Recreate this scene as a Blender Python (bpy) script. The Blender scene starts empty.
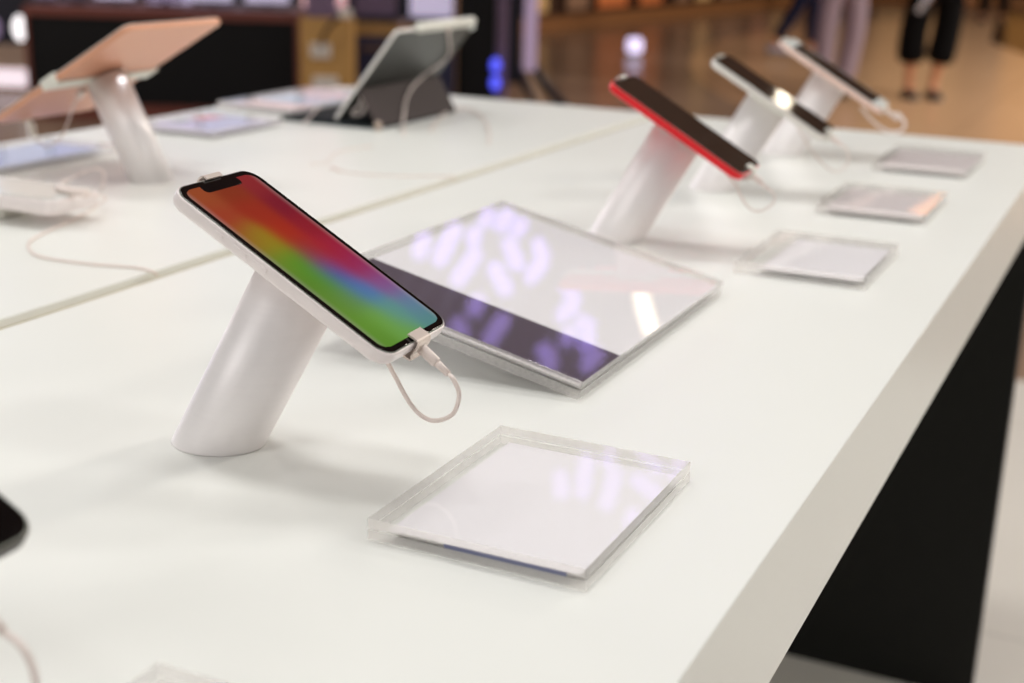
import bpy, bmesh, math, random
from mathutils import Vector, Matrix
random.seed(7)
PI = math.pi
R = math.radians
T = 0.9                                   # height of the table tops above the floor
scene = bpy.context.scene
COL = scene.collection

# ------------------------------------------------------------------ camera
CAM = Vector((0, 0, 0.30246 + T))
RI = Vector((0.902801, 0.42920057, 0.02715206))
UP = Vector((-0.14799173, 0.25077228, 0.95666698))
FW = Vector((-0.40379303, 0.86769818, -0.2899156))
FPX = 1384.06
cd = bpy.data.cameras.new('camera')
co = bpy.data.objects.new('camera', cd)
COL.objects.link(co)
M = Matrix(((RI.x, UP.x, -FW.x, CAM.x), (RI.y, UP.y, -FW.y, CAM.y), (RI.z, UP.z, -FW.z, CAM.z), (0, 0, 0, 1)))
co.matrix_world = M
cd.sensor_width = 36
cd.lens = FPX / 1024 * 36
cd.clip_end = 200
cd.dof.use_dof = True
cd.dof.focus_distance = 0.80
cd.dof.aperture_fstop = 5.6
scene.camera = co

def ray(u, v):
    return FW + RI * ((u - 512) / FPX) - UP * ((v - 341.5) / FPX)
def on_z(u, v, z=0.0):                     # a point on a level plane (z from the table top)
    d = ray(u, v); return CAM + d * ((z + T - CAM.z) / d.z)
def on_y(u, v, y):
    d = ray(u, v); return CAM + d * ((y - CAM.y) / d.y)
def on_plane(u, v, o, n):
    d = ray(u, v); return CAM + d * ((o - CAM).dot(n) / d.dot(n))
def at_d(u, v, depth):
    return CAM + ray(u, v) * depth

# ------------------------------------------------------------------ colours and materials
def lin(c):
    r = []
    for x in c[:3]:
        x = x / 255.0
        r.append(x / 12.92 if x <= 0.04045 else ((x + 0.055) / 1.055) ** 2.4)
    return (r[0], r[1], r[2], 1)

def mat(name, col, rough=0.5, metal=0.0, spec=0.5, var=0.03, scale=60, bump=0.0, coat=0.0, stretch=None, lincol=False):
    m = bpy.data.materials.new(name); m.use_nodes = True
    nt = m.node_tree; b = nt.nodes['Principled BSDF']
    c = col if lincol else lin(col)
    tc = nt.nodes.new('ShaderNodeTexCoord')
    mp = nt.nodes.new('ShaderNodeMapping')
    if stretch: mp.inputs['Scale'].default_value = stretch
    nz = nt.nodes.new('ShaderNodeTexNoise'); nz.inputs['Scale'].default_value = scale; nz.inputs['Detail'].default_value = 4
    nt.links.new(tc.outputs['Object'], mp.inputs['Vector']); nt.links.new(mp.outputs['Vector'], nz.inputs['Vector'])
    mx = nt.nodes.new('ShaderNodeMix'); mx.data_type = 'RGBA'
    mx.inputs[6].default_value = tuple(x * (1 - var) for x in c[:3]) + (1,)
    mx.inputs[7].default_value = tuple(min(1, x * (1 + var)) for x in c[:3]) + (1,)
    nt.links.new(nz.outputs['Fac'], mx.inputs[0]); nt.links.new(mx.outputs[2], b.inputs['Base Color'])
    b.inputs['Roughness'].default_value = rough; b.inputs['Metallic'].default_value = metal
    b.inputs['Specular IOR Level'].default_value = spec
    if coat:
        b.inputs['Coat Weight'].default_value = coat; b.inputs['Coat Roughness'].default_value = 0.05
    if bump:
        bp = nt.nodes.new('ShaderNodeBump'); bp.inputs['Strength'].default_value = bump; bp.inputs['Distance'].default_value = 0.001
        nt.links.new(nz.outputs['Fac'], bp.inputs['Height']); nt.links.new(bp.outputs['Normal'], b.inputs['Normal'])
    return m

def glow(name, col, strength):
    m = bpy.data.materials.new(name); m.use_nodes = True
    nt = m.node_tree; b = nt.nodes['Principled BSDF']
    b.inputs['Base Color'].default_value = lin(col)
    nz = nt.nodes.new('ShaderNodeTexNoise'); nz.inputs['Scale'].default_value = 8
    mx = nt.nodes.new('ShaderNodeMix'); mx.data_type = 'RGBA'
    c = lin(col)
    mx.inputs[6].default_value = tuple(x * .93 for x in c[:3]) + (1,); mx.inputs[7].default_value = c
    nt.links.new(nz.outputs['Fac'], mx.inputs[0]); nt.links.new(mx.outputs[2], b.inputs['Emission Color'])
    b.inputs['Emission Strength'].default_value = strength
    return m

def acrylic(name, tint, refl=1.0, rough=0.03, frost=0.0):
    m = bpy.data.materials.new(name); m.use_nodes = True
    nt = m.node_tree; nt.nodes.clear()
    out = nt.nodes.new('ShaderNodeOutputMaterial'); mix = nt.nodes.new('ShaderNodeMixShader')
    tr = nt.nodes.new('ShaderNodeBsdfTransparent'); gl = nt.nodes.new('ShaderNodeBsdfGlossy')
    lw = nt.nodes.new('ShaderNodeLayerWeight'); lw.inputs['Blend'].default_value = .5
    pw = nt.nodes.new('ShaderNodeMath'); pw.operation = 'POWER'; pw.inputs[1].default_value = 5
    fr = nt.nodes.new('ShaderNodeMapRange'); fr.inputs['To Min'].default_value = .04; fr.inputs['To Max'].default_value = 1.0
    nt.links.new(lw.outputs['Facing'], pw.inputs[0]); nt.links.new(pw.outputs[0], fr.inputs['Value'])
    nz = nt.nodes.new('ShaderNodeTexNoise'); nz.inputs['Scale'].default_value = 30
    mr = nt.nodes.new('ShaderNodeMapRange'); mr.inputs['To Min'].default_value = rough * .8; mr.inputs['To Max'].default_value = rough * 1.2
    nt.links.new(nz.outputs['Fac'], mr.inputs['Value']); nt.links.new(mr.outputs['Result'], gl.inputs['Roughness'])
    ml = nt.nodes.new('ShaderNodeMath'); ml.operation = 'MULTIPLY'; ml.inputs[1].default_value = refl
    tr.inputs['Color'].default_value = tuple(tint) + (1,)
    nt.links.new(fr.outputs['Result'], ml.inputs[0]); nt.links.new(ml.outputs[0], mix.inputs['Fac'])
    nt.links.new(tr.outputs[0], mix.inputs[1]); nt.links.new(gl.outputs[0], mix.inputs[2])
    if frost:
        df = nt.nodes.new('ShaderNodeBsdfDiffuse'); df.inputs['Color'].default_value = (.9, .87, .85, 1)
        tl = nt.nodes.new('ShaderNodeBsdfTranslucent'); tl.inputs['Color'].default_value = (.9, .88, .86, 1)
        m1 = nt.nodes.new('ShaderNodeMixShader'); m1.inputs['Fac'].default_value = .5
        nt.links.new(df.outputs[0], m1.inputs[1]); nt.links.new(tl.outputs[0], m1.inputs[2])
        n2 = nt.nodes.new('ShaderNodeTexNoise'); n2.inputs['Scale'].default_value = 70
        r2 = nt.nodes.new('ShaderNodeMapRange'); r2.inputs['To Min'].default_value = frost * .5; r2.inputs['To Max'].default_value = frost * 1.5
        m2 = nt.nodes.new('ShaderNodeMixShader'); nt.links.new(n2.outputs['Fac'], r2.inputs['Value']); nt.links.new(r2.outputs['Result'], m2.inputs['Fac'])
        nt.links.new(mix.outputs[0], m2.inputs[1]); nt.links.new(m1.outputs[0], m2.inputs[2]); nt.links.new(m2.outputs[0], out.inputs['Surface'])
    else:
        nt.links.new(mix.outputs[0], out.inputs['Surface'])
    return m

MT = {}
MT['table'] = mat('white_laminate', (237, 238, 233), rough=.30, spec=.28, var=.012, scale=9)
MT['black'] = mat('black_panel', (30, 30, 28), rough=.7, spec=.2, var=.05)
MT['alu'] = mat('satin_aluminium', (246, 241, 241), rough=.46, metal=.24, var=.02, scale=40, stretch=(1, 1, 12))
MT['white_body'] = mat('white_shell', (238, 228, 226), rough=.28, spec=.5, var=.01)
MT['rim'] = mat('polished_rim', (120, 122, 112), rough=.45, metal=.6, var=.02)
MT['bezel'] = mat('black_glass', (9, 9, 11), rough=.06, spec=.5, var=.05)
MT['off'] = mat('dark_screen_glass', (52, 42, 37), rough=.07, spec=.5, var=.04, scale=8)
MT['red'] = mat('red_shell', (226, 18, 30), rough=.3, metal=.15, var=.03)
MT['silver_body'] = mat('silver_shell', (226, 222, 216), rough=.3, metal=.3, var=.02)
MT['pink_body'] = mat('pale_pink_shell', (240, 208, 196), rough=.3, metal=.25, var=.02)
MT['black_body'] = mat('dark_shell', (70, 66, 62), rough=.3, metal=.7, var=.03)
MT['white_face'] = mat('white_face_glass', (230, 232, 228), rough=.12, var=.01)
MT['rose'] = mat('rose_gold_shell', (216, 158, 128), rough=.38, metal=.35, var=.02)
MT['strap'] = mat('bracket_white', (226, 224, 214), rough=.4, var=.02)
MT['cable'] = mat('white_cable', (232, 218, 211), rough=.45, var=.02, scale=200)
MT['clip'] = mat('clip_metal', (222, 208, 198), rough=.35, metal=.3, var=.02)
MT['acr'] = acrylic('clear_acrylic', (.998, .998, .997), .6)
MT['acr_big'] = acrylic('clear_acrylic_sheet', (.998, .998, .997), .95)
MT['acr_edge'] = acrylic('clear_acrylic_edge', (.985, .97, .965), 1.0, rough=.1, frost=.46)
MT['acr_in'] = acrylic('clear_acrylic_inner_face', (.998, .998, .997), .08)
MT['card'] = mat('white_card', (240, 237, 240), rough=.6, spec=.2, var=.008)
MT['card_grey'] = mat('grey_card', (224, 215, 215), rough=.6, spec=.2, var=.03, scale=30)
MT['card_dark'] = mat('dark_print', (86, 76, 88), rough=.5, spec=.3, var=.06, scale=30)
MT['card_blue'] = mat('blue_print', (190, 200, 232), rough=.5, spec=.3, var=.04, scale=40)
MT['card_lilac'] = mat('lilac_print', (214, 208, 232), rough=.5, spec=.3, var=.06, scale=60)
MT['card_pastel'] = mat('pastel_print', (228, 226, 238), rough=.5, spec=.3, var=.05, scale=30)
MT['pink_print'] = mat('pink_print', (244, 150, 150), rough=.5, var=.03)
MT['green_print'] = mat('green_print', (160, 180, 160), rough=.5, var=.03)
MT['sky_print'] = mat('pale_blue_print', (205, 220, 242), rough=.5, var=.03)
MT['rose_print'] = mat('pale_pink_print', (244, 212, 212), rough=.5, var=.03)
MT['magnet'] = mat('dark_blue_strip', (100, 104, 136), rough=.3, var=.05)
MT['kb'] = mat('dark_keyboard_fabric', (36, 44, 46), rough=.8, spec=.2, var=.1, scale=300)
MT['key'] = mat('dark_key', (24, 29, 32), rough=.6, var=.05)
MT['flap'] = mat('brown_black_cover', (66, 56, 55), rough=.7, spec=.25, var=.06, scale=200)
MT['grey_back'] = mat('grey_metal_back', (76, 78, 75), rough=.35, metal=.8, var=.03)
MT['knob'] = mat('bronze_knob', (190, 172, 158), rough=.3, metal=.4, var=.05)
MT['skin'] = mat('skin', (196, 134, 100), rough=.5, var=.05, scale=20)
MT['cloth_black'] = mat('black_cloth', (13, 13, 15), rough=.9, spec=.1, var=.1, scale=40)
MT['cloth_lilac'] = mat('lilac_cloth', (158, 142, 156), rough=.9, spec=.1, var=.06, scale=40)
MT['cloth_navy'] = mat('navy_cloth', (26, 32, 58), rough=.9, spec=.1, var=.08, scale=40)
MT['cloth_shirt'] = mat('pale_shirt', (205, 200, 196), rough=.9, spec=.1, var=.04, scale=40)
MT['cloth_grey'] = mat('grey_shirt', (120, 122, 130), rough=.9, spec=.1, var=.04, scale=40)
MT['shoe_dark'] = mat('dark_shoe', (26, 22, 26), rough=.5, var=.05)
MT['shoe_pale'] = mat('pale_blue_shoe', (150, 150, 170), rough=.6, var=.05)
MT['hair'] = mat('dark_hair', (32, 24, 20), rough=.6, var=.15, scale=80)
MT['eye'] = mat('eye_dark', (30, 24, 22), rough=.2)
MT['lip'] = mat('lip', (170, 90, 84), rough=.4)
MT['paper'] = mat('pale_paper', (168, 164, 170), rough=.7, var=.04)
MT['wood_red'] = mat('reddish_wood', (116, 58, 46), rough=.45, var=.18, scale=6, stretch=(1, 12, 12))
MT['wood_gold'] = mat('golden_wood', (196, 152, 86), rough=.5, var=.16, scale=10, stretch=(6, 6, 1))
MT['navy_panel'] = mat('navy_panel', (32, 34, 70), rough=.5, var=.08)
MT['gold_trim'] = mat('gold_trim', (176, 136, 82), rough=.4, metal=.3, var=.06)
MT['socket'] = mat('white_plastic', (232, 226, 216), rough=.4, var=.03)
MT['dark_cable'] = mat('dark_cable', (70, 52, 40), rough=.5)
MT['screen_black'] = mat('matt_black_front', (17, 17, 19), rough=.6, spec=.2, var=.1, scale=5)
MT['mauve'] = mat('mauve_panel', (120, 98, 126), rough=.5, var=.1, scale=6)
MT['lilac_white'] = glow('lilac_lit_screen', (206, 196, 226), .75)
MT['lilac_dim'] = glow('lilac_dim_screen', (150, 132, 168), .6)
MT['white_lit'] = glow('white_lit_strip', (250, 236, 246), 1.0)
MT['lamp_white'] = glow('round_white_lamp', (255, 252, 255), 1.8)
MT['led_blue'] = glow('blue_led', (84, 92, 255), 1.5)
MT['pink_lit'] = glow('pinkish_lit_edge', (190, 168, 198), .5)
MT['beige'] = mat('beige_plinth', (176, 152, 134), rough=.6, var=.05, scale=6)
MT['navy_dark'] = mat('navy_dark', (24, 25, 44), rough=.4, var=.1)
MT['housing'] = mat('lamp_housing', (180, 180, 180), rough=.5)
MT['lav_lamp'] = glow('lavender_lamp', (186, 160, 255), 3.4)
MT['warm_lamp'] = glow('warm_lamp', (255, 236, 205), 12.0)
MT['warm_bright'] = glow('bright_warm_lamp', (255, 240, 214), 60.0)
MT['orange_lamp'] = glow('orange_lamp', (255, 176, 110), 3.0)

# ------------------------------------------------------------------ mesh helpers
class MB:
    def __init__(s): s.v = []; s.f = []; s.mi = []; s.sm = []
    def add(s, vs, fs, mi=0, smooth=False):
        b = len(s.v); s.v += [tuple(x) for x in vs]
        for f in fs:
            s.f.append(tuple(b + i for i in f)); s.mi.append(mi); s.sm.append(smooth)
        return s
    def box(s, a, b, mi=0, M=None):
        (x0, y0, z0), (x1, y1, z1) = a, b
        vs = [Vector(c) for c in ((x0, y0, z0), (x1, y0, z0), (x1, y1, z0), (x0, y1, z0), (x0, y0, z1), (x1, y0, z1), (x1, y1, z1), (x0, y1, z1))]
        if M: vs = [M @ c for c in vs]
        return s.add(vs, [(3, 2, 1, 0), (4, 5, 6, 7), (0, 1, 5, 4), (1, 2, 6, 5), (2, 3, 7, 6), (3, 0, 4, 7)], mi)
    def bbox(s, a, b, e=.001, mi=0, M=None):   # box with chamfered edges
        bm = bmesh.new(); bmesh.ops.create_cube(bm, size=1)
        for v in bm.verts:
            v.co = Vector([(a[i] + b[i]) / 2 + v.co[i] * (b[i] - a[i]) for i in range(3)])
        bmesh.ops.bevel(bm, geom=bm.edges[:], offset=e, segments=2, affect='EDGES', profile=.5)
        if M: bmesh.ops.transform(bm, matrix=M, verts=bm.verts)
        bm.verts.ensure_lookup_table()
        for v in bm.verts: v.index
        bm.verts.index_update()
        s.add([v.co.copy() for v in bm.verts], [tuple(v.index for v in f.verts) for f in bm.faces], mi)
        bm.free(); return s
    def loft(s, rings, mi=0, smooth=True, cap=True):
        n = len(rings[0]); vs = [p for r in rings for p in r]; fs = []
        for k in range(len(rings) - 1):
            for i in range(n):
                j = (i + 1) % n
                fs.append((k * n + i, k * n + j, (k + 1) * n + j, (k + 1) * n + i))
        s.add(vs, fs, mi, smooth)
        if cap:
            b = len(s.v) - len(vs)
            s.f.append(tuple(b + i for i in reversed(range(n)))); s.mi.append(mi); s.sm.append(False)
            s.f.append(tuple(b + (len(rings) - 1) * n + i for i in range(n))); s.mi.append(mi); s.sm.append(False)
        return s
    def tube(s, pts, r, seg=10, mi=0):
        pts = [Vector(p) for p in pts]; rings = []
        up = Vector((0, 0, 1)); nrm = None
        for i, p in enumerate(pts):
            t = (pts[min(i + 1, len(pts) - 1)] - pts[max(i - 1, 0)]).normalized()
            if nrm is None:
                ref = Vector((0, 1, 0)) if abs(t.y) < .9 else Vector((1, 0, 0))
                nrm = (ref - t * ref.dot(t)).normalized()
            else: nrm = (nrm - t * nrm.dot(t)).normalized()
            bn = t.cross(nrm)
            rr = r[i] if isinstance(r, (list, tuple)) else r
            rings.append([p + (nrm * math.cos(2 * PI * k / seg) + bn * math.sin(2 * PI * k / seg)) * rr for k in range(seg)])
        return s.loft(rings, mi)
    def cyl(s, p0, p1, r, seg=32, mi=0, r1=None):
        return s.tube([p0, p1], [r, r if r1 is None else r1], seg, mi)
    def ball(s, c, r, mi=0, sc=(1, 1, 1), n=16, m=10):
        rings = []
        for k in range(m + 1):
            a = -PI / 2 + .02 + (PI - .04) * k / m
            rings.append([Vector((c[0] + r * sc[0] * math.cos(a) * math.cos(2 * PI * i / n), c[1] + r * sc[1] * math.cos(a) * math.sin(2 * PI * i / n), c[2] + r * sc[2] * math.sin(a))) for i in range(n)])
        return s.loft(rings, mi)
    def slab(s, L, W, z0, z1, rad, e, mi=0, seg=8, es=5, cx=0, cy=0, et=None):   # rounded-rectangle slab, rounded edges e
        rings = []; T_ = z1 - z0; e = min(e, T_ / 2 - 1e-6) if et is None else e
        prof = []
        for k in range(es + 1):
            a = PI / 2 * k / es; prof.append((e * (1 - math.sin(a)), z0 + e * (1 - math.cos(a))))
        for k in range(es + 1):
            a = PI / 2 * k / es; e2 = e if et is None else et; prof.append((e2 * (1 - math.cos(a)), z1 - e2 + e2 * math.sin(a)))
        for ins, z in prof:
            rings.append([Vector((x + cx, y + cy, z)) for x, y in rrect(L - 2 * ins, W - 2 * ins, max(rad - ins, .0004), seg)])
        return s.loft(rings, mi)
    def build(s, name, mats, parent=None, M=None):
        me = bpy.data.meshes.new(name)
        me.from_pydata([tuple(M @ Vector(v)) if M else v for v in s.v], [], s.f); me.update()
        if not isinstance(mats, (list, tuple)): mats = [mats]
        for m in mats: me.materials.append(MT[m] if isinstance(m, str) else m)
        for p, i, q in zip(me.polygons, s.mi, s.sm): p.material_index = i; p.use_smooth = q
        bm = bmesh.new(); bm.from_mesh(me); bmesh.ops.recalc_face_normals(bm, faces=bm.faces[:]); bm.to_mesh(me); bm.free()
        o = bpy.data.objects.new(name, me); COL.objects.link(o)
        if parent: o.parent = parent
        return o

def rrect(L, W, r, seg=8):
    o = []
    for cx_, cy_, a0 in ((L / 2 - r, W / 2 - r, 0), (-L / 2 + r, W / 2 - r, PI / 2), (-L / 2 + r, -W / 2 + r, PI), (L / 2 - r, -W / 2 + r, 3 * PI / 2)):
        for k in range(seg + 1):
            a = a0 + PI / 2 * k / seg; o.append((cx_ + r * math.cos(a), cy_ + r * math.sin(a)))
    return o

def smooth_path(pts, n=8):
    pts = [Vector(p) for p in pts]; o = []
    P = [pts[0] * 2 - pts[1]] + pts + [pts[-1] * 2 - pts[-2]]
    for i in range(1, len(P) - 2):
        a, b, c, d = P[i - 1], P[i], P[i + 1], P[i + 2]
        for k in range(n):
            t = k / n
            o.append(.5 * (2 * b + (c - a) * t + (2 * a - 5 * b + 4 * c - d) * t * t + (3 * b - a - 3 * c + d) * t ** 3))
    o.append(pts[-1]); return o

def tag(o, label, cat, group=None, kind=None):
    o['label'] = label; o['category'] = cat
    if group: o['group'] = group
    if kind: o['kind'] = kind
    return o
def thing(name, label, cat, loc=(0, 0, 0), group=None, rot=None):
    o = bpy.data.objects.new(name, None); COL.objects.link(o); o.empty_display_size = .05
    if rot is not None:
        m = rot.to_4x4(); m.translation = Vector(loc); o.matrix_world = m
    else: o.location = loc
    return tag(o, label, cat, group)
def struct(o):
    o['kind'] = 'structure'; return o
def copy_thing(root, name=None):
    r = root.copy(); COL.objects.link(r)
    for ch in root.children:
        c = ch.copy(); COL.objects.link(c); c.parent = r
        for g in ch.children:
            d = g.copy(); COL.objects.link(d); d.parent = c
    return r

# ------------------------------------------------------------------ floor
def floor_material():
    m = bpy.data.materials.new('polished_mall_floor'); m.use_nodes = True
    nt = m.node_tree; N = nt.nodes; Lk = nt.links; b = N['Principled BSDF']
    geo = N.new('ShaderNodeTexCoord'); sep = N.new('ShaderNodeSeparateXYZ'); Lk.new(geo.outputs['Object'], sep.inputs[0])
    def math_(op, a, bb, clamp=False):
        n = N.new('ShaderNodeMath'); n.operation = op; n.use_clamp = clamp
        for i, x in enumerate((a, bb)):
            if x is None: continue
            if isinstance(x, (int, float)): n.inputs[i].default_value = x
            else: Lk.new(x, n.inputs[i])
        return n.outputs[0]
    def mixc(f, a, bb):
        n = N.new('ShaderNodeMix'); n.data_type = 'RGBA'; Lk.new(f, n.inputs[0])
        for i, x in ((6, a), (7, bb)):
            if isinstance(x, tuple): n.inputs[i].default_value = x
            else: Lk.new(x, n.inputs[i])
        return n.outputs[2]
    # circle inlay
    dx = math_('SUBTRACT', sep.outputs[0], 7.667); dy = math_('SUBTRACT', sep.outputs[1], 16.313)
    rr = math_('SQRT', math_('ADD', math_('MULTIPLY', dx, dx), math_('MULTIPLY', dy, dy)), None)
    inside = math_('LESS_THAN', rr, 12.2)
    band = math_('LESS_THAN', math_('ABSOLUTE', math_('SUBTRACT', rr, 12.26), None), .1)
    nz = N.new('ShaderNodeTexNoise'); nz.inputs['Scale'].default_value = .9; nz.inputs['Detail'].default_value = 6; Lk.new(geo.outputs['Object'], nz.inputs['Vector'])
    dark = mixc(nz.outputs['Fac'], lin((138, 114, 97)), lin((168, 142, 122)))
    light = mixc(nz.outputs['Fac'], lin((192, 152, 116)), lin((214, 176, 140)))
    col = mixc(inside, dark, light)
    col = mixc(band, col, lin((196, 156, 122)))
    # dark brown inlay far right of the hall
    A_, B_, C_ = on_z(990, 42, -T), on_z(1024, 54, -T), on_z(1001, 8, -T)
    def side(P, Q):                              # positive to the left of P -> Q
        return math_('SUBTRACT', math_('MULTIPLY', math_('SUBTRACT', sep.outputs[1], P.y), Q.x - P.x), math_('MULTIPLY', math_('SUBTRACT', sep.outputs[0], P.x), Q.y - P.y))
    far_in = math_('MULTIPLY', math_('GREATER_THAN', side(A_, B_), 0), math_('LESS_THAN', side(A_, C_), 0))
    col = mixc(far_in, col, lin((44, 27, 19)))
    # tile joints
    br = N.new('ShaderNodeTexBrick'); br.offset = 0; br.inputs['Scale'].default_value = 1.0
    br.inputs['Brick Width'].default_value = 1.2; br.inputs['Row Height'].default_value = 1.2; br.inputs['Mortar Size'].default_value = .006
    Lk.new(geo.outputs['Object'], br.inputs['Vector'])
    col = mixc(math_('MULTIPLY', br.outputs['Fac'], .35), col, lin((84, 60, 44)))
    # white shop floor in front of the hall line
    shop = math_('LESS_THAN', sep.outputs[1], 3.99)
    white = mixc(nz.outputs['Fac'], lin((222, 216, 206)), lin((230, 226, 218)))
    white = mixc(math_('MULTIPLY', br.outputs['Fac'], .25), white, lin((170, 165, 158)))
    col = mixc(shop, col, white)
    Lk.new(col, b.inputs['Base Color'])
    b.inputs['Roughness'].default_value = .24; b.inputs['Specular IOR Level'].default_value = .18
    return m
MT['floor'] = floor_material()
struct(MB().add([(-16, -4, 0), (16, -4, 0), (16, 30, 0), (-16, 30, 0)], [(0, 1, 2, 3)]).build('floor', 'floor'))

# ------------------------------------------------------------------ far shopfront (left side of the hall) and end wall
MT['front_brown'] = mat('shopfront_brown', (150, 100, 58), rough=.5, var=.1, scale=2)
MT['front_dark'] = mat('shopfront_dark', (70, 42, 26), rough=.5, var=.12, scale=2)
MT['win_orange'] = glow('orange_shop_window', (190, 104, 56), .42)
MT['win_gold'] = glow('gold_shop_window', (206, 164, 110), .36)
MT['win_brown'] = glow('brown_shop_window', (140, 104, 80), .3)
MT['win_amber'] = glow('amber_shop_window', (222, 158, 84), .5)
MT['win_red'] = glow('red_shop_window', (160, 104, 82), .3)
A0 = Vector((-7.13, 9.5, 0)); A1 = Vector((-5.72, 25.9, 0))
wd = (A1 - A0).normalized(); wn = Vector((-wd.y, wd.x, 0))
Mw = Matrix(((wd.x, wn.x, 0, A0.x), (wd.y, wn.y, 0, A0.y), (0, 0, 1, 0), (0, 0, 0, 1)))
WL = (A1 - A0).length
struct(MB().box((0, .02, 0), (WL, .3, 4.5), M=Mw).build('wall_left', 'front_dark'))
struct(MB().box((0, -.12, 0), (WL, .02, .17), M=Mw).build('trim_1', 'front_brown'))
x = 0.1; k = 0
kinds = ['win_orange', 'win_brown', 'win_gold', 'win_brown', 'win_red', 'win_gold', 'win_brown', 'win_orange']
while x < WL - .9:
    w = (.75, .5, .62, .9)[k % 4]
    mb = MB(); mb.box((x, -.02, .22), (x + w, .02, 3.2), 0, Mw)
    for fx in (x - .03, x + w): mb.box((fx, -.05, .2), (fx + .03, .03, 3.25), 1, Mw)
    struct(mb.build('window_%d' % (k + 1), [kinds[k % len(kinds)], 'front_dark']))
    x += w + (.18 + .12 * (k % 3)); k += 1
struct(MB().box((-5.7, 26, 0), (14, 26.3, 5)).build('wall_back', 'front_dark'))
struct(MB().box((-5.7, 25.88, 0), (14, 26, .2)).build('trim_2', 'front_brown'))
for i in range(9):
    xx = -5.0 + i * 2.1
    mb = MB(); mb.box((xx, 25.94, .3), (xx + 1.5, 26, 3.4), 0)
    for fx in (xx - .05, xx + 1.5): mb.box((fx, 25.9, .25), (fx + .05, 26, 3.45), 1)
    struct(mb.build('window_%d' % (k + 1 + i), ['win_amber' if i % 3 else 'win_gold', 'front_dark']))

# brown hall ceiling above the lamps
MT['ceiling'] = mat('hall_ceiling_brown', (112, 88, 72), rough=.8, spec=.1, var=.08, scale=1.5)
struct(MB().box((-16, 2.4, 4.3), (16, 30, 4.45)).build('ceiling', 'ceiling'))

# ------------------------------------------------------------------ display tables
def table(name, label, x0, x1, leg_x):
    t = thing(name, label, 'table', ((x0 + x1) / 2, .85, 0))
    ox, oy = (x0 + x1) / 2, .85
    MB().bbox((x0 - ox, -.5 - oy, T - .09), (x1 - ox, 2.2345 - oy, T), .0012).build('table_top', 'table', t)
    for yy in (2.15, -.35):
        MB().bbox((leg_x[0] - ox, yy - oy, 0), (leg_x[1] - ox, yy + .04 - oy, T - .09), .002).build('support_panel', 'black', t)
    return t
table('display_table', 'long white display table with the rainbow-screen phone, thick edge and black panel below', -.766, -.15, (-.76, -.152))
MT['joint'] = mat('beige_joint_strip', (190, 182, 162), rough=.6, spec=.2, var=.02)
jt = bpy.data.objects[[o.name for o in bpy.data.objects if o.name.startswith('display_table')][0]]
o = MB().box((-.7868 + .458, -.5 - .85, T - .03), (-.766 + .458, 2.2345 - .85, T - .007)).build('joint_strip', 'joint', jt); o['label'] = 'beige strip in the gap between the two tables'
table('display_table', 'long white display table behind the gap, carrying the rose gold tablet and keyboard tablet', -1.409, -.787, (-1.405, -.79))

# ------------------------------------------------------------------ phones
PT = Vector((-0.41643, 0.63287, 0.12090 + T))
PA = Vector((0.86584456, 0.03601818, -0.49901491)); PW = Vector((-0.04156296, 0.99913589, 0)); PN = Vector((0.49858371, 0.02074053, 0.8665934))
PROT = Matrix((PA, PW, PN)).transposed()

CTRL = [(.05, .12, (172, 82, 42)), (.05, .5, (150, 58, 28)), (.05, .9, (158, 44, 48)), (.2, .08, (178, 64, 40)), (.2, .5, (172, 50, 28)), (.2, .92, (138, 24, 46)),
        (.33, .08, (168, 110, 40)), (.36, .2, (170, 150, 26)), (.35, .5, (186, 48, 26)), (.35, .92, (160, 30, 46)), (.47, .06, (120, 150, 50)), (.5, .25, (92, 164, 36)),
        (.5, .5, (150, 70, 62)), (.5, .66, (190, 34, 44)), (.5, .92, (176, 34, 66)), (.62, .08, (104, 150, 50)), (.62, .3, (96, 160, 40)), (.6, .5, (66, 96, 190)), (.6, .72, (176, 40, 80)), (.62, .93, (168, 50, 104)),
        (.75, .08, (112, 158, 56)), (.74, .32, (110, 156, 88)), (.72, .55, (86, 134, 200)), (.74, .9, (150, 96, 160)), (.88, .1, (112, 166, 54)), (.88, .35, (126, 184, 76)), (.88, .6, (108, 168, 158)), (.88, .92, (112, 146, 182)),
        (.98, .1, (106, 160, 54)), (.98, .45, (122, 182, 84)), (.98, .9, (98, 158, 150))]
def wallpaper(u, v):
    sw = 0; c = [0, 0, 0]
    for a, b, col in CTRL:
        d2 = ((u - a) * 1.95) ** 2 + (v - b) ** 2
        w = math.exp(-d2 / .028) + 1e-7 / (d2 + .01)
        sw += w
        l = lin(col)
        for i in range(3): c[i] += w * l[i]
    c = [x / sw for x in c]
    e = min(v, 1 - v) / .06                       # the picture on the screen fades paler at its rim
    if e < 1:
        k = (1 - e) * .28; c = [x * (1 - k) + k * y for x, y in zip(c, (.62, .5, .47))]
    return c
def screen_material():
    m = bpy.data.materials.new('lit_screen_picture'); m.use_nodes = True
    nt = m.node_tree; b = nt.nodes['Principled BSDF']
    at = nt.nodes.new('ShaderNodeAttribute'); at.attribute_name = 'picture'
    b.inputs['Base Color'].default_value = (.005, .005, .006, 1); b.inputs['Roughness'].default_value = .06
    b.inputs['Specular IOR Level'].default_value = .35
    nt.links.new(at.outputs['Color'], b.inputs['Emission Color']); b.inputs['Emission Strength'].default_value = .88
    return m
MT['screen_on'] = screen_material()

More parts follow.
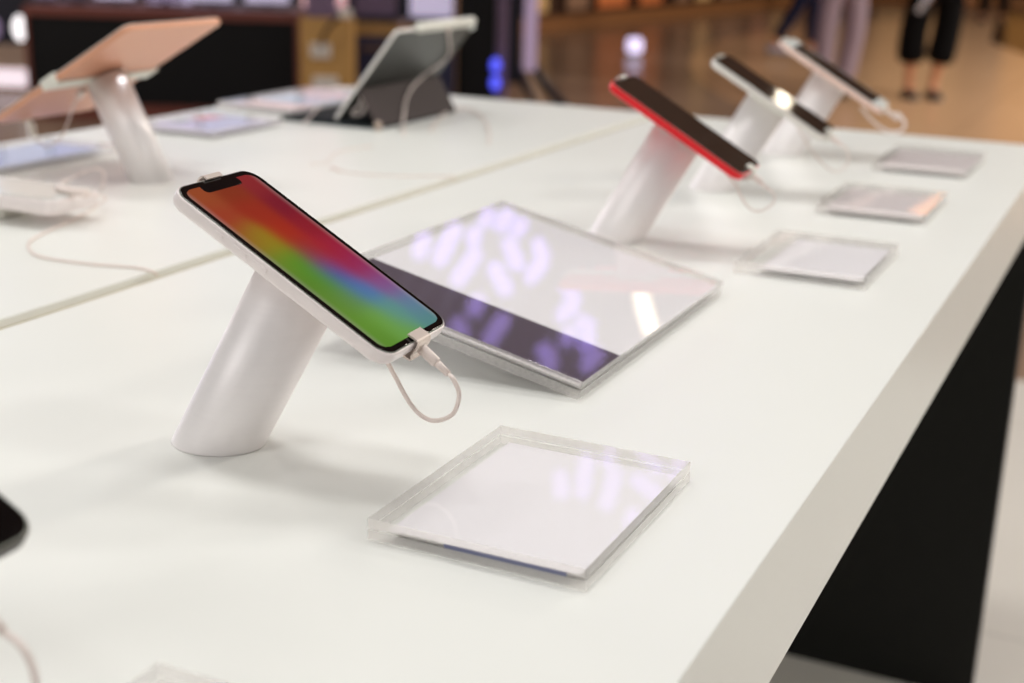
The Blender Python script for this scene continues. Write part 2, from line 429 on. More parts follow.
def lit_screen(parent, L, W, rad, z):
    nu, nv = 110, 40; vs = []; cols = []; fs = []
    for i in range(nu + 1):
        s_ = i / nu; s_ = .5 - .5 * math.cos(PI * s_) if False else s_
        x = -L / 2 + L * s_
        d = min(x + L / 2, L / 2 - x)
        hw = W / 2 if d >= rad else W / 2 - rad + math.sqrt(max(0, rad * rad - (rad - d) ** 2))
        for j in range(nv + 1):
            y = -hw + 2 * hw * j / nv
            vs.append((x, y, z)); cols.append(wallpaper(s_, y / W + .5))
    for i in range(nu):
        for j in range(nv):
            a = i * (nv + 1) + j; fs.append((a, a + nv + 1, a + nv + 2, a + 1))
    o = MB().add(vs, fs).build('screen', 'screen_on', parent)
    ca = o.data.color_attributes.new('picture', 'FLOAT_COLOR', 'POINT')
    for i, c in enumerate(cols): ca.data[i].color = (c[0], c[1], c[2], 1)
    o['label'] = 'lit screen with a blurred rainbow picture'
    return o

def phone(name, label, group, pos, body, face='bezel', kind='edge', L=.1509, W=.0757, H=.0083):
    pos = pos - PA * ((L - .1525) / 2)                # longer phones stand out at the upper end
    t = thing(name, label, 'phone', pos, group, PROT)
    MB().slab(L, W, -H, -.0005, .0115, .0042, seg=12, es=6, et=.0011).build('body', body, t)
    MB().slab(L - .0020, W - .0020, -.0011, -.0002, .0105, .0002, seg=12, es=2).build('rim', 'rim', t)
    MB().slab(L - .0032, W - .0032, -.0010, .0, .0099, .0003, seg=12, es=3).build('front_glass', face, t)
    if kind == 'lit':
        lit_screen(t, L - .0104, W - .0104, .0065, .00012)
        MB().slab(.0075, .036, .0001, .00022, .0032, .00005, seg=6, es=1, cx=-L / 2 + .0075).build('notch', 'bezel', t)
    elif kind == 'home':
        o = MB().slab(L - .034, W - .009, .0, .00015, .0006, .00005, seg=2, es=1).build('screen', 'off', t); o['label'] = 'dark switched-off screen'
        MB().slab(.0105, .0105, .0, .00015, .0052, .00005, seg=8, es=1, cx=L / 2 - .0088).build('home_button', 'white_face', t)
    elif kind == 'blank':
        o = MB().slab(L - .009, W - .009, .0, .00015, .0065, .00005, seg=8, es=1).build('screen', 'bezel', t); o['label'] = 'black switched-off screen'
    elif kind == 'edge':
        o = MB().slab(L - .009, W - .009, .0, .00015, .0065, .00005, seg=8, es=1).build('screen', 'off', t); o['label'] = 'dark switched-off screen'
    # side buttons on the near long edge and the lens on the back
    for a, b in ((-.042, -.036), (-.029, -.019), (-.015, -.005)):
        MB().bbox((a, -W / 2 - .0005, -.0052), (b, -W / 2 + .0012, -.0028), .0004).build('side_button', body, t)
    MB().cyl((-L / 2 + .013, W / 2 - .013, -H + .0005), (-L / 2 + .013, W / 2 - .013, -H - .0012), .0065, 20).build('camera_lens', 'bezel', t)
    return t

LEAN = R(28.4)
AX = Vector((math.sin(LEAN), .045, math.cos(LEAN))).normalized()
def phone_stand(label, group, dy, sink=0.0, top_clip=True, bottom_clip=True, clip_mat='clip', H=.0083, L=.1509, plate=False):
    base = Vector((-.4851, .6296 + dy, T))
    t = thing('phone_stand', label, 'phone stand', base, group)
    r = .0254
    pc = PT + Vector((0, dy, sink)) - PN * H            # middle of the phone's back
    # slanted pillar: level foot, top square to the phone
    e1 = Vector((0, 1, 0)); e1 = (e1 - AX * e1.dot(AX)).normalized(); e2 = AX.cross(e1)
    seg = 56; low = []; lo2 = []; hi = []; hi2 = []
    foot = Vector((-.4851, .6296 + dy, T))
    for k in range(seg):
        o = (e1 * math.cos(2 * PI * k / seg) + e2 * math.sin(2 * PI * k / seg))
        p = foot + o * r; low.append(p - AX * ((p.z - T) / AX.z) - base)
        p2 = foot + o * r; lo2.append(p2 - AX * ((p2.z - T - .0012) / AX.z) - base)
        q = foot + o * r; q = q + AX * ((pc - PN * .0032 - q).dot(PN) / AX.dot(PN)); hi.append(q - base)
    mb = MB(); mb.loft([low, lo2, hi], 0); mb.build('pillar', 'alu', t)
    # plate under the phone
    ML = PROT.to_4x4(); ML.translation = pc - base
    w_ = .046 if not plate else .066
    MB().slab(.045, w_, -.0032, .0, .008, .0008, es=2).build('mount_plate', 'strap' if plate else 'clip', t, ML)
    Mf = PROT.to_4x4(); Mf.translation = PT + Vector((0, dy, sink)) - base
    def hook(name, sx, w, lip, ho=0.0):
        # a band that wraps one short edge of the phone: over the glass, round the edge, along the back to the plate
        x = sx * L / 2; x = x - (L - .1525) / 2; prof = [(x - sx * lip, .0011), (x - sx * lip * .4, .0013), (x + sx * .0008, .0012), (x + sx * .0022, -.001), (x + sx * .0024, -.004), (x + sx * .0018, -.0078), (x - sx * .002, -H - .0016), (sx * .024, -H - .0016)]
        prof = [(a, b) for a, b in prof]; th = .0010
        mb = MB(); inner = []
        P = [Vector((a, 0, b)) for a, b in prof]; P = [p for p in smooth_path(P, 4)]
        rings = []
        for i, p in enumerate(P):
            tt = (P[min(i + 1, len(P) - 1)] - P[max(i - 1, 0)]).normalized(); nn = Vector((tt.z, 0, -tt.x)) * sx
            a = p - nn * th * .5; b = p + nn * th * .5
            rings.append([Vector((a.x, -w / 2, a.z)), Vector((a.x, w / 2, a.z)), Vector((b.x, w / 2, b.z)), Vector((b.x, -w / 2, b.z))])
        mb.loft(rings, 0, smooth=False)
        return mb.build(name, clip_mat, t, Mf)
    if top_clip: hook('retaining_hook', -1, .015, .0022)
    if bottom_clip: hook('retaining_hook', 1, .0150, .0062)
    return t

def cable(label, group, plug_pts, cord_pts, r=.0013, plug_r=.0031, relief=True, name='charging_cable', n=8, cmat='cable'):
    b = Vector(plug_pts[0]); t = thing(name, label, 'cable', b, group)
    p0, p1 = Vector(plug_pts[0]) - b, Vector(plug_pts[1]) - b
    d = (p1 - p0).normalized()
    MB().tube([p0, p0 + d * .0006, p1 - d * .0006, p1], [plug_r * .8, plug_r, plug_r, plug_r * .8], 20).build('plug', cmat, t)
    q = p1
    if relief:
        q = p1 + d * .009
        MB().tube([p1, p1 + d * .003, q], [plug_r * .75, r * 1.6, r * 1.45], 16).build('strain_relief', cmat, t)
    MB().tube(smooth_path([q] + [Vector(p) - b for p in cord_pts], n), r, 10).build('cord', cmat, t)
    return t

def yv(x, z, y): return Vector((x, y, z + T))
def loop_cable(label, dy, slack=1.0, dx=0.0, group=None, drop=0.0, r=.0013):
    y = .633 + dy
    # plug sits in the port at the lower short edge, cord hangs in a loop and runs back under the phone to its stand
    P0 = PT + Vector((0, dy, 0 if dy < 1 else -.0075)) + PA * (.0755 + .0024) - PN * .0042
    P1 = P0 + PA * .0125 - PN * .0015
    c = [(-.3288, .0640), (-.3262, .0552), (-.3295, .0445), (-.3360, .0390), (-.3440, .0372), (-.3515, .0412), (-.3580, .0500), (-.3640, .0610), (-.3730, .0740), (-.3860, .0865)]
    pts = [yv(a, b - drop * (1 if 1 < i < 8 else .3 if i else 0), y + .003 * math.sin(i * .6)) for i, (a, b) in enumerate(c)]
    pts = [p + Vector((dx, 0, 0)) for p in pts]
    return cable(label, group, (P0, P1), pts, r=r)

specs = [(-.325, 'black-faced phone cut off at the left edge of the photo near the camera', 'black_body', 'blank', 'bezel',
          'silver slanted stand under the phone cut off at the left edge', 'white cable looping below the phone at the bottom left edge'),
         (0, 'white phone with a lit rainbow screen, nearest whole phone on its slanted stand', 'white_body', 'lit', 'bezel',
          'silver slanted cylinder stand holding the rainbow-screen phone', 'white charging cable looping below the rainbow-screen phone'),
         (.65, 'red-edged phone with a dark screen on the stand behind the tilted sign', 'red', 'edge', 'off',
          'silver slanted cylinder stand holding the red phone', 'thin white charging cable looping below the red phone'),
         (.975, 'white-edged phone with a dark screen and cream glare, just behind the red phone', 'silver_body', 'edge', 'off',
          'silver slanted stand between the red phone stand and the farthest stand', 'white charging cable below the phone with cream glare'),
         (1.3, 'farthest phone, pale pink edge with white bands above and below its dark screen', 'pink_body', 'home', 'white_face',
          'farthest silver slanted stand, under the pale pink phone', 'white charging cable looping at the end of the farthest phone')]
for (dy, lab, body, kind, face, slab_, clab), (LL, WW, HH) in zip(specs, ((.1525, .0762, .0085), (.1542, .0775, .0096), (.1560, .0775, .0088), (.1575, .0775, .0085), (.1660, .0800, .0082))):
    sink = {-.325: .003, .975: -.0035, 1.3: -.0075}.get(dy, 0)       # the two farthest stands are a little lower
    pos = PT + Vector((.002 if dy > 1 else .003 if dy < 0 else 0, dy, sink))
    phone('smartphone', lab, 'phones on the front table', pos, body, face, kind, LL, WW, HH)
    phone_stand(slab_, 'phone stands on the front table', dy, sink if dy > 0 else 0, H=HH, L=LL, plate=(dy > .9 and dy < 1), clip_mat='strap' if dy > .5 else 'clip')
    if dy > 1.2:
        y = .633 + dy; P0 = pos + PA * .0785 - PN * .0042
        cable(clab, 'phone charging cables', (P0, P0 + PA * .013), [on_y(u, v, y) for u, v in ((897, 113), (904, 121), (904, 128), (897, 132), (887, 131), (876, 124), (867, 115), (861, 107))], r=.0021)
    elif dy < .9:
        loop_cable(clab, dy, drop=.010 if dy < 0 else -.006 if dy == .65 else -.012 if dy > 1 else 0, dx=.007 if dy < 0 else .004 if dy > 1 else 0, r=.0009 if dy == .65 else .0022 if dy > 1 else .0013, group='phone charging cables')
    else:
        y = .633 + dy; P0 = pos + PA * .0779 - PN * .0042
        cable(clab, 'phone charging cables', (P0, P0 + PA * .014), [yv(-.326, .052, y), yv(-.330, .040, y), yv(-.345, .036, y), yv(-.368, .055, y), yv(-.389, .083, y)], r=.0009)

# ------------------------------------------------------------------ acrylic sign holders
def sign_holder(label, group, x0, y0, card='card', w=.1200, l=.155, h=.0122, margin=(.010, .006, .010, .0105), yaw=0.0, marks=()):
    cxx, cyy = x0 + w / 2, y0 + l / 2
    t = thing('sign_holder', label, 'sign holder', (cxx, cyy, T), group); t.rotation_euler.z = yaw
    def plate(name, z0, z1):
        mb = MB(); mb.bbox((-w / 2, -l / 2, z0), (w / 2, l / 2, z1), .0005)
        o = mb.build(name, ['acr', 'acr_edge', 'acr_in'], t)
        for p in o.data.polygons:
            if abs(p.normal.z) < .9: p.material_index = 1
            elif p.normal.z < 0 or name == 'base_plate': p.material_index = 2
        return o
    plate('base_plate', .0002, h * .5 - .0002); plate('cover_plate', h * .5 + .0003, h)
    ml, mn, mr, mf = margin
    MB().box((-w / 2 + ml, -l / 2 + mn, h * .5 - .00015), (w / 2 - mr, l / 2 - mf, h * .5 + .00025)).build('insert_card', card, t)
    for (a0, b0, a1, b1, mname) in marks:
        o = MB().box((a0, b0, h * .5 + .00022), (a1, b1, h * .5 + .00029)).build('printed_patch', mname, t)
        o['label'] = {'magnet': 'dark blue strip', 'pink_print': 'pink patch', 'green_print': 'grey green patch', 'sky_print': 'pale blue patch', 'rose_print': 'pale pink patch'}.get(mname, 'printed patch')
    return t
G1 = 'flat acrylic sign holders on the front table'
s1 = sign_holder('clear acrylic sign holder with blank white card, beside the rainbow-screen phone', G1, -.3355, .5535, margin=(.0105, .0035, .0045, .010))
MB().box((-.016, -.0778, .0058), (.050, -.0772, .0078)).build('magnet_strip', 'magnet', s1)
sign_holder('clear acrylic sign holder at the very bottom edge, only its corner showing', G1, -.336, .237)
sign_holder('clear acrylic sign holder with white card right of the red phone', G1, -.3386, 1.2030, margin=(.022, .006, .006, .006))
sign_holder('middle grey-carded acrylic sign holder, between the white-carded one and the farthest', G1, -.3400, 1.5200, 'card_grey', margin=(.008, .004, .006, .004))
sign_holder('farthest grey-carded acrylic sign holder near the back right table corner', G1, -.3430, 1.8520, 'card_grey', l=.175, margin=(.006, .004, .004, .004))
G2 = 'flat acrylic sign holders on the rear table'
sign_holder('acrylic sign holder with pale blue card at left edge behind the tablet pillar', G2, -1.345, 1.165, 'card_blue', margin=(.004, .012, .012, .012), l=.24)
sign_holder('acrylic sign holder with lilac card right of the tablet pillar', G2, -1.336, 1.570, 'card_lilac', margin=(.004,) * 4, l=.17, w=.135,
            marks=((-.062, .03, -.03, .078, 'pink_print'), (-.062, -.02, -.045, .025, 'green_print')))
sign_holder('acrylic sign holder with pastel card behind the dark keyboard tablet', G2, -1.395, 1.84, 'card_pastel', margin=(.004,) * 4, l=.27, w=.145,
            marks=((-.06, -.04, .066, .045, 'sky_print'), (-.06, .06, .066, .075, 'rose_print'), (-.06, -.12, .066, -.05, 'rose_print')))

# big tilted sign
th = R(12.5)
nb = Vector((math.sin(th), 0, math.cos(th))); ub = Vector((-math.cos(th), 0, math.sin(th))); vb = Vector((0, 1, 0))
RB = Matrix((ub, vb, nb)).transposed()          # local x: up the slope, y: away, z: out of the face
if RB.determinant() < 0: RB = Matrix((ub, vb, nb)).transposed()
tb = thing('tilted_sign_holder', 'large tilted clear acrylic sign with white sheet and black stripe', 'sign holder', (-.3251, .8045, T))
Mb = RB.to_4x4()
W_, L_ = .2165, .3135
for nm, z0, z1 in (('base_plate', .0003, .0075), ('cover_plate', .0084, .0142)):
    o = MB().bbox((0, 0, z0), (W_, L_, z1), .0006, M=Mb).build(nm, ['acr_big', 'acr_edge', 'acr_in'], tb)
    for p in o.data.polygons:
        if abs(p.normal.dot(nb)) < .9: p.material_index = 1
        elif p.normal.dot(nb) < 0 or nm == 'base_plate': p.material_index = 2
MB().box((.0035, .006, .0077), (W_ - .003, L_ - .003, .0081), M=Mb).build('insert_sheet', 'card', tb)
o = MB().box((.0036, .0085, .00810), (W_ - .0031, .0822, .00822), M=Mb).build('printed_stripe', 'card_dark', tb); o['label'] = 'black printed stripe along the near side'
for yy in (.07, .24):
    zt = (W_ - .03) * math.sin(th)
    xx = -(W_ - .03) * math.cos(th)
    MB().bbox((xx - .003, yy - .03, .0003), (xx + .003, yy + .03, zt - .0002), .0005).build('support_foot', 'acr_edge', tb)

# ------------------------------------------------------------------ rose gold tablet on its pillar (rear table)
tt = .5225
TA = Vector((-math.cos(tt), 0, -math.sin(tt))); TW = Vector((0, -1, 0)); TN = TA.cross(TW)
TROT = Matrix((TA, TW, TN)).transposed()
TC0 = Vector((-1.138, 1.28, .121 + T)); TC = TC0 - TA * .012
tab = thing('tablet', 'rose gold tablet seen from behind on a slanted pillar at upper left', 'tablet', TC, None, TROT)
MB().slab(.240, .1695, -.0075, -.0004, .011, .0028, seg=8, es=5).build('body', 'rose', tab)
MB().slab(.2375, .167, -.0008, 0, .010, .0003, es=2).build('front_glass', 'white_face', tab)
o = MB().slab(.197, .148, 0, .0002, .001, .00005, es=1).build('screen', 'off', tab); o['label'] = 'dark screen on the hidden side'
st = thing('tablet_stand', 'silver slanted cylinder stand with white strap under the rose gold tablet', 'tablet stand', (-1.066, 1.277, T))
sb = Vector((-1.066, 1.277, T)); seg = 48; r = .0243; low = []; hi = []
ta = Vector((-.47, 0, .8827)).normalized(); e1 = Vector((0, 1, 0)); e2 = ta.cross(e1)
for k in range(seg):
    o_ = e1 * math.cos(2 * PI * k / seg) + e2 * math.sin(2 * PI * k / seg)
    p = sb + o_ * r; low.append(p - ta * ((p.z - T) / ta.z) - sb)
    q = sb + o_ * r; hi.append(q + ta * ((TC - TN * .0112 - q).dot(TN) / ta.dot(TN)) - sb)
MB().loft([low, hi], 0).build('pillar', 'alu', st)
Mt = TROT.to_4x4(); Mt.translation = TC0 - sb
mb = MB(); mb.bbox((-.009, -.0875, -.0105), (.010, .0875, -.0078), .0008)
for s in (-1, 1): mb.bbox((-.011, s * .0855 - .0012, -.0105), (.013, s * .0855 + .0012, .0018), .0006); mb.bbox((-.011, s * .083 - .0036, .0006), (.013, s * .083 + .0036, .0020), .0005)
mb.build('retaining_strap', 'strap', st, Mt)
MB().slab(.05, .05, -.0112, -.0104, .02, .0003, es=2).build('mount_plate', 'rose', st, Mt)
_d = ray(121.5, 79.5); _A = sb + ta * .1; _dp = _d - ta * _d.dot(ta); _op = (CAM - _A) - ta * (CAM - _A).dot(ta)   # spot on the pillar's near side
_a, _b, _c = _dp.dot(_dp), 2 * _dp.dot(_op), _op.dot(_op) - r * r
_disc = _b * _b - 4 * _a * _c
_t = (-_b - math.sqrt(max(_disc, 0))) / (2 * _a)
MB().ball(CAM + _d * _t - sb, .0042, 0, (1.2, 1.2, .8)).build('glowing_spot', 'lamp_white', st)  # small glowing ball set into the pillar surface
yc = 1.262
def oy(u, v, y): return on_y(u, v, y)
cable('white cable looping under the rose gold tablet', None, (oy(33, 137, yc), oy(30, 122, yc)),
      [oy(28, 114, yc), oy(33, 108, yc), oy(42, 106, yc)], r=.0027, plug_r=.0052, relief=False, cmat='socket')
tc2 = cable('thin white cable hanging beside the tablet pillar at upper left', None, (oy(84, 90, yc), oy(78, 97, yc)),
      [oy(73, 107, yc), oy(67, 125, yc), oy(60, 139, yc), oy(50, 146, yc), oy(42, 144, yc), oy(35, 139, yc)], r=.0011, plug_r=.0042, relief=False)

# ------------------------------------------------------------------ flat white device on a low riser at the left edge
fd = thing('flat_device', 'white flat device lying on a low riser at the left edge', 'device', (-1.12, 1.048, T))
MB().slab(.30, .074, .014, .030, .012, .0045, seg=8, es=4).build('body', 'white_body', fd)
MB().slab(.296, .070, .0297, .0304, .010, .0003, es=2).build('front_glass', 'white_face', fd)
MB().slab(.20, .045, .0003, .014, .006, .001, es=2, cx=-.03).build('riser', 'strap', fd)
zc = .006
cp0, cp1 = on_z(57, 188, .035), on_z(87, 194, .035)
cc = cable('thin white cable running from the flat device to the gap between the tables', None, (cp0, cp1),
      [on_z(96, 195, .032), on_z(106, 198, .012), on_z(95, 207, .002), on_z(75, 219, .0016), on_z(52, 229, .0016), on_z(33, 239, .0016), on_z(28, 246, .0016), on_z(34, 254, .0016), on_z(52, 259, .0016), on_z(90, 264, .0016),
       on_z(130, 267, .0016), on_z(148, 270, .0018), on_z(154, 272.5, .0008), on_z(157, 275, -.0032)], r=.0012, plug_r=.0042, relief=False)
cable('thin white wire arching up behind the flat device', None, (on_z(60, 182, .034), on_z(66, 181, .036)),
      [on_y(76, 176, 1.19), on_y(88, 170, 1.19), on_y(98, 168.5, 1.19), on_y(104, 173, 1.19), on_y(104, 181, 1.19), on_z(101, 190, .002)], r=.0011, plug_r=.002, relief=False)

# ------------------------------------------------------------------ tablet standing on its keyboard cover
KX0, KX1, KY0, KY1 = -1.242, -1.061, 1.785, 2.037
kt = thing('tablet', 'grey-backed tablet propped on a dark folding keyboard cover', 'tablet', ((KX0 + KX1) / 2, (KY0 + KY1) / 2, T))
kb = Vector(kt.location)
def kl(v): return Vector(v) - kb
MB().slab(KX1 - KX0, KY1 - KY0, .0003, .0048, .008, .001, es=2).build('keyboard', 'kb', kt)
mbk = MB()
for i in range(5):
    for j in range(12):
        x0 = -.085 + i * .0165; y0 = -.118 + j * .0198
        mbk.bbox((x0, y0, .0045), (x0 + .0145, y0 + .0172, .0061), .0006)
mbk.build('keys', 'key', kt)
pb_ = Vector((-1.136, 0, .0062)); pt_ = Vector((-1.027, 0, .1455)); sd = (pt_ - pb_).normalized(); sn = Vector((sd.z, 0, -sd.x))  # sn: out of the back
sl = (pt_ - pb_).length
Ms = Matrix(((sd.x, 0, sn.x, 0), (0, 1, 0, 0), (sd.z, 0, sn.z, 0), (0, 0, 0, 1)))
Ms.translation = Vector((pb_.x, (KY0 + KY1) / 2, T + pb_.z)) - kb
MB().slab(sl, KY1 - KY0, -.0061, -.0003, .009, .0024, cx=sl / 2, seg=8, es=4).build('body', 'silver_body', kt, Ms)
MB().slab(sl - .004, KY1 - KY0 - .004, -.0008, .0001, .0085, .0003, cx=sl / 2, es=2).build('back_panel', 'grey_back', kt, Ms)
MB().slab(sl - .006, KY1 - KY0 - .006, -.0064, -.0058, .007, .0002, cx=sl / 2, es=2).build('front_glass', 'bezel', kt, Ms)
# folding flap from the middle of the back down to the hinge
ff = pb_ + sd * (sl * .37) + sn * .0006; fh = Vector((KX1 - .001, 0, .0028))
fdv = (fh - ff); fl = fdv.length; fdv.normalize(); fnv = Vector((-fdv.z, 0, fdv.x))
Mf_ = Matrix(((fdv.x, 0, fnv.x, 0), (0, 1, 0, 0), (fdv.z, 0, fnv.z, 0), (0, 0, 0, 1)))
Mf_.translation = Vector((ff.x, (KY0 + KY1) / 2, T + ff.z)) - kb
MB().slab(fl, KY1 - KY0 - .002, -.0012, .0016, .004, .0008, cx=fl / 2, es=2).build('cover_flap', 'flap', kt, Mf_)
# white security bar along the top edge
mb = MB(); mb.slab(.016, .185, -.0085, .0030, .006, .004, seg=6, es=4, cx=sl + .0015, cy=.024)
kbk = thing('security_bracket', 'white security bar clipped on the top edge of the keyboard tablet', 'bracket', kb + Ms @ Vector((sl, .024, 0)))
mb.build('bar', 'strap', kbk, Matrix.Translation(-(Vector(kbk.location) - kb)) @ Ms)
MB().ball((0, 0, 0), .006, 0, n=14, m=8).build('end_button', 'white_face', kbk, Matrix.Translation(-(Vector(kbk.location) - kb)) @ Ms @ Matrix.Translation((sl - .004, .108, .003)))
bo = Vector((pb_.x, 0, T + pb_.z)) + sn * .0022
fo = Vector((ff.x, 0, T + ff.z)) + Vector((.0035, 0, .001))
fno = fnv if fnv.x > 0 else -fnv
pb2 = [on_plane(u, v, bo, sn) for u, v in ((449, 40), (450, 52), (443, 62), (430, 71), (420, 79))]
pf2 = [on_plane(u, v, fo, fno) for u, v in ((411, 89), (406, 100), (404, 112), (403, 122))]
pz2 = [on_z(403, 129, .0015), on_z(404, 135, .0014)]
cable('white cable running down the back of the keyboard tablet', None, (on_plane(448, 26, bo, sn), on_plane(448.5, 33, bo, sn)), pb2 + pf2 + pz2, r=.0019, plug_r=.003, relief=False)
cable('white cable looped on the table right of the keyboard tablet', None, (on_z(431, 131, .002), on_z(433, 126, .003)),
      [on_z(438, 119, .003), on_z(447, 112, .003), on_z(458, 108, .003), on_z(470, 109, .003), on_z(480, 115, .003), on_z(487, 125, .003), on_z(489, 138, .002), on_z(488, 144, .0012)], r=.0015, plug_r=.0018, relief=False)
cable('short white cable lying across the dark keyboard', None, (on_z(305, 122, .0085), on_z(310, 117, .0095)), [on_z(316, 110, .009), on_z(322, 104, .0075), on_z(326, 99, .006)], r=.0016, plug_r=.002, relief=False)
yl = 1.80
cable('white cable coiled in the opening under the keyboard tablet', None, (on_y(362, 96, yl), on_y(361, 101, yl)),
      [on_y(358, 107, yl), on_y(352, 112, yl), on_y(356, 115, yl), on_y(362, 113, yl), on_y(365, 106, yl), on_y(364, 97, yl), on_y(363, 93, yl)], r=.0016, plug_r=.0018, relief=False)
kn = thing('hinge_knob', 'small round bronze knob at the near bottom corner of the keyboard tablet', 'knob', (-1.0555, 1.776, T))
MB().ball((0, 0, .0095), .0058).build('ball', 'knob', kn); MB().cyl((0, 0, .0003), (0, 0, .005), .0045, 18, r1=.003).build('base', 'knob', kn)
cable('faint white cable curving across the rear table into the gap', None, (on_z(330, 167, .0018), on_z(340, 171, .0018)),
      [on_z(352, 173, .0012), on_z(375, 175, .0012), on_z(405, 176, .0012), on_z(430, 176, .0012), on_z(446, 176, .0014), on_z(452, 177, .001), on_z(456, 179, -.0034)], r=.0009, plug_r=.0018, relief=False)
cable('faint looped white wire on the rear table before the keyboard tablet', None, (on_z(372, 146, .0012), on_z(362, 147.5, .0012)),
      [on_z(345, 150, .001), on_z(334, 154, .001), on_z(331, 158, .001), on_z(322, 164, .001), on_z(310, 163, .001)], r=.0008, plug_r=.0011, relief=False)

# ------------------------------------------------------------------ shop furniture behind the tables (faces turned like the camera's)
h = Vector((FW.x, FW.y, 0)).normalized(); hr = Vector((h.y, -h.x, 0))
def frame_at(p):                                   # local x: to the right, y: away, z: up, origin on the floor
    return Matrix(((hr.x, h.x, 0, p.x), (hr.y, h.y, 0, p.y), (0, 0, 1, 0), (0, 0, 0, 1)))
def px(u, depth):                                  # floor point under column u at a forward distance
    d = ray(u, 60); p = CAM + d * (depth / (d.x * h.x + d.y * h.y)); return Vector((p.x, p.y, 0))
def width(u0, u1, depth): return (px(u1, depth) - px(u0, depth)).length
def height(u, v, depth):
    d = ray(u, v); return (CAM + d * (depth / (d.x * h.x + d.y * h.y))).z
def furn(name, label, cat, u, depth, group=None):
    return thing(name, label, cat, px(u, depth), group, frame_at(px(u, depth)).to_3x3())

D = 8.3
w = width(26, 298, D); H1 = height(160, 9, D); 
ct = furn('low_display_counter', 'low counter with a black front framed in reddish wood behind the rose gold tablet', 'counter', 26, D)
fr = .024
MB().box((0, 0, H1 - .055), (w, .6, H1)).build('top_board', 'wood_red', ct)
MB().box((0, 0, 0), (fr, .6, H1 - .055)).build('side_board', 'wood_red', ct)
MB().box((w - fr * .6, 0, 0), (w, .6, H1 - .055)).build('side_board', 'wood_red', ct)
MB().box((fr, 0, 0), (w - fr * .6, .6, .095)).build('bottom_board', 'wood_red', ct)
MB().box((fr, .02, .095), (w - fr * .6, .05, H1 - .055)).build('front_panel', 'screen_black', ct)
# devices standing on the counter: lit tablets in stands, only their feet show in the frame
def counter_item(label, u0, u1, mname, hgt=.16, dd=D + .25, group='small lit screens on the low counter'):
    t = furn('display_screen', label, 'screen', (u0 + u1) / 2, dd, group); t.location.z = H1
    wv = width(u0, u1, dd)
    MB().bbox((-wv / 2, -.05, .0), (wv / 2, .05, .012), .003).build('foot', 'navy_dark', t)
    MB().bbox((-.02, .0, .012), (.02, .02, .05), .003).build('neck', 'navy_dark', t)
    MB().bbox((-wv / 2, -.012, .03), (wv / 2, .0, hgt), .004).build('housing', 'navy_dark', t)
    MB().box((-wv / 2 + .008, -.0135, .038), (wv / 2 - .008, -.012, hgt - .008)).build('panel', mname, t)
for (u0, u1, mn, lb) in ((38, 62, 'lilac_dim', 'leftmost dim lilac screen on the low counter'), (70, 92, 'mauve', 'unlit mauve screen next to the leftmost on the low counter'), (98, 140, 'lilac_white', 'bright lilac screen left of centre on the low counter'),
                         (150, 186, 'lilac_dim', 'dim lilac screen at the centre of the low counter'), (194, 236, 'lilac_white', 'bright lilac screen right of centre on the low counter'), (246, 292, 'lilac_white', 'bright lilac screen at the right end of the low counter')):
    counter_item(lb, u0, u1, mn)

# cabinet with round lamps and a lit plinth at the far left
D2 = 9.6
lc = furn('lamp_cabinet', 'dark navy cabinet with round white lamps on a beige plinth, far left', 'cabinet', -70, D2)
wl = width(-70, 34, D2); z1 = height(10, 44, D2); z2 = height(10, 68, D2); z3 = height(10, 86, D2)
MB().box((0, 0, z1), (wl, .5, z1 + 1.2)).build('body', 'navy_dark', lc)
MB().box((0, -.03, z2), (wl, .5, z1)).build('beige_shelf', 'beige', lc)
o = MB().box((0, -.05, z3), (wl, .5, z2)).build('lit_band', 'white_lit', lc); o['label'] = 'glowing white band'
MB().box((0, -.04, 0), (wl, .5, z3)).build('plinth', 'beige', lc)
def disc(u, v, rx, mname):
    c = px(u, D2) - px(-70, D2); x_ = c.dot(hr); zc_ = height(u, v, D2)
    mb = MB(); n = 32
    for rr_, yy in ((1.15, -.008),):
        mb.add([(x_, -.012, zc_)] + [(x_ + rx * math.cos(2 * PI * k / n), -.012, zc_ + 1.7 * rx * math.sin(2 * PI * k / n)) for k in range(n)], [(0, 1 + k, 1 + (k + 1) % n) for k in range(n)])
        mb.loft([[Vector((x_ + rx * q * math.cos(2 * PI * k / n), y_, zc_ + 1.7 * rx * q * math.sin(2 * PI * k / n))) for k in range(n)] for q, y_ in ((1.12, 0), (1.12, -.01), (1.0, -.012))], 1, cap=False)
    mb.build('round_lamp', [mname, 'navy_dark'], lc)
disc(23, 28, .05, 'lamp_white'); disc(-3, 28, .045, 'lilac_dim'); disc(-30, 28, .045, 'lilac_white')

# golden post with white sockets
D3 = 8.0
gp = furn('power_post', 'golden wooden post with two white sockets and a dark cable', 'post', 300, D3)
wg = width(300, 352, D3); hg = height(326, 18, D3)
MB().bbox((0, 0, 0), (wg, .18, hg), .008).build('body', 'wood_gold', gp)
def gz(v): return height(326, v, D3)
def gx(u): return (px(u, D3) - px(300, D3)).dot(hr)
for (u0, u1, va, vb) in ((311, 331, 58, 43), (313, 338, 96, 76)):
    f_ = MB().bbox((gx(u0), -.025, gz(va)), (gx(u1), .0, gz(vb)), .008).build('socket', 'socket', gp)
    mbp = MB()
    for q in (.35, .65):
        xx_ = gx(u0) + (gx(u1) - gx(u0)) * q; zz_ = (gz(va) + gz(vb)) / 2
        mbp.cyl((xx_, -.0235, zz_), (xx_, -.027, zz_), .006, 10)
    mbp.build('socket_holes', 'screen_black', f_)
MB().tube(smooth_path([(gx(322), -.02, gz(46)), (gx(325), -.05, gz(35)), (gx(333), -.06, gz(23)), (gx(342), -.05, gz(15)), (gx(346), -.03, gz(13))]), .011, 10).build('dark_cord', 'dark_cable', gp)
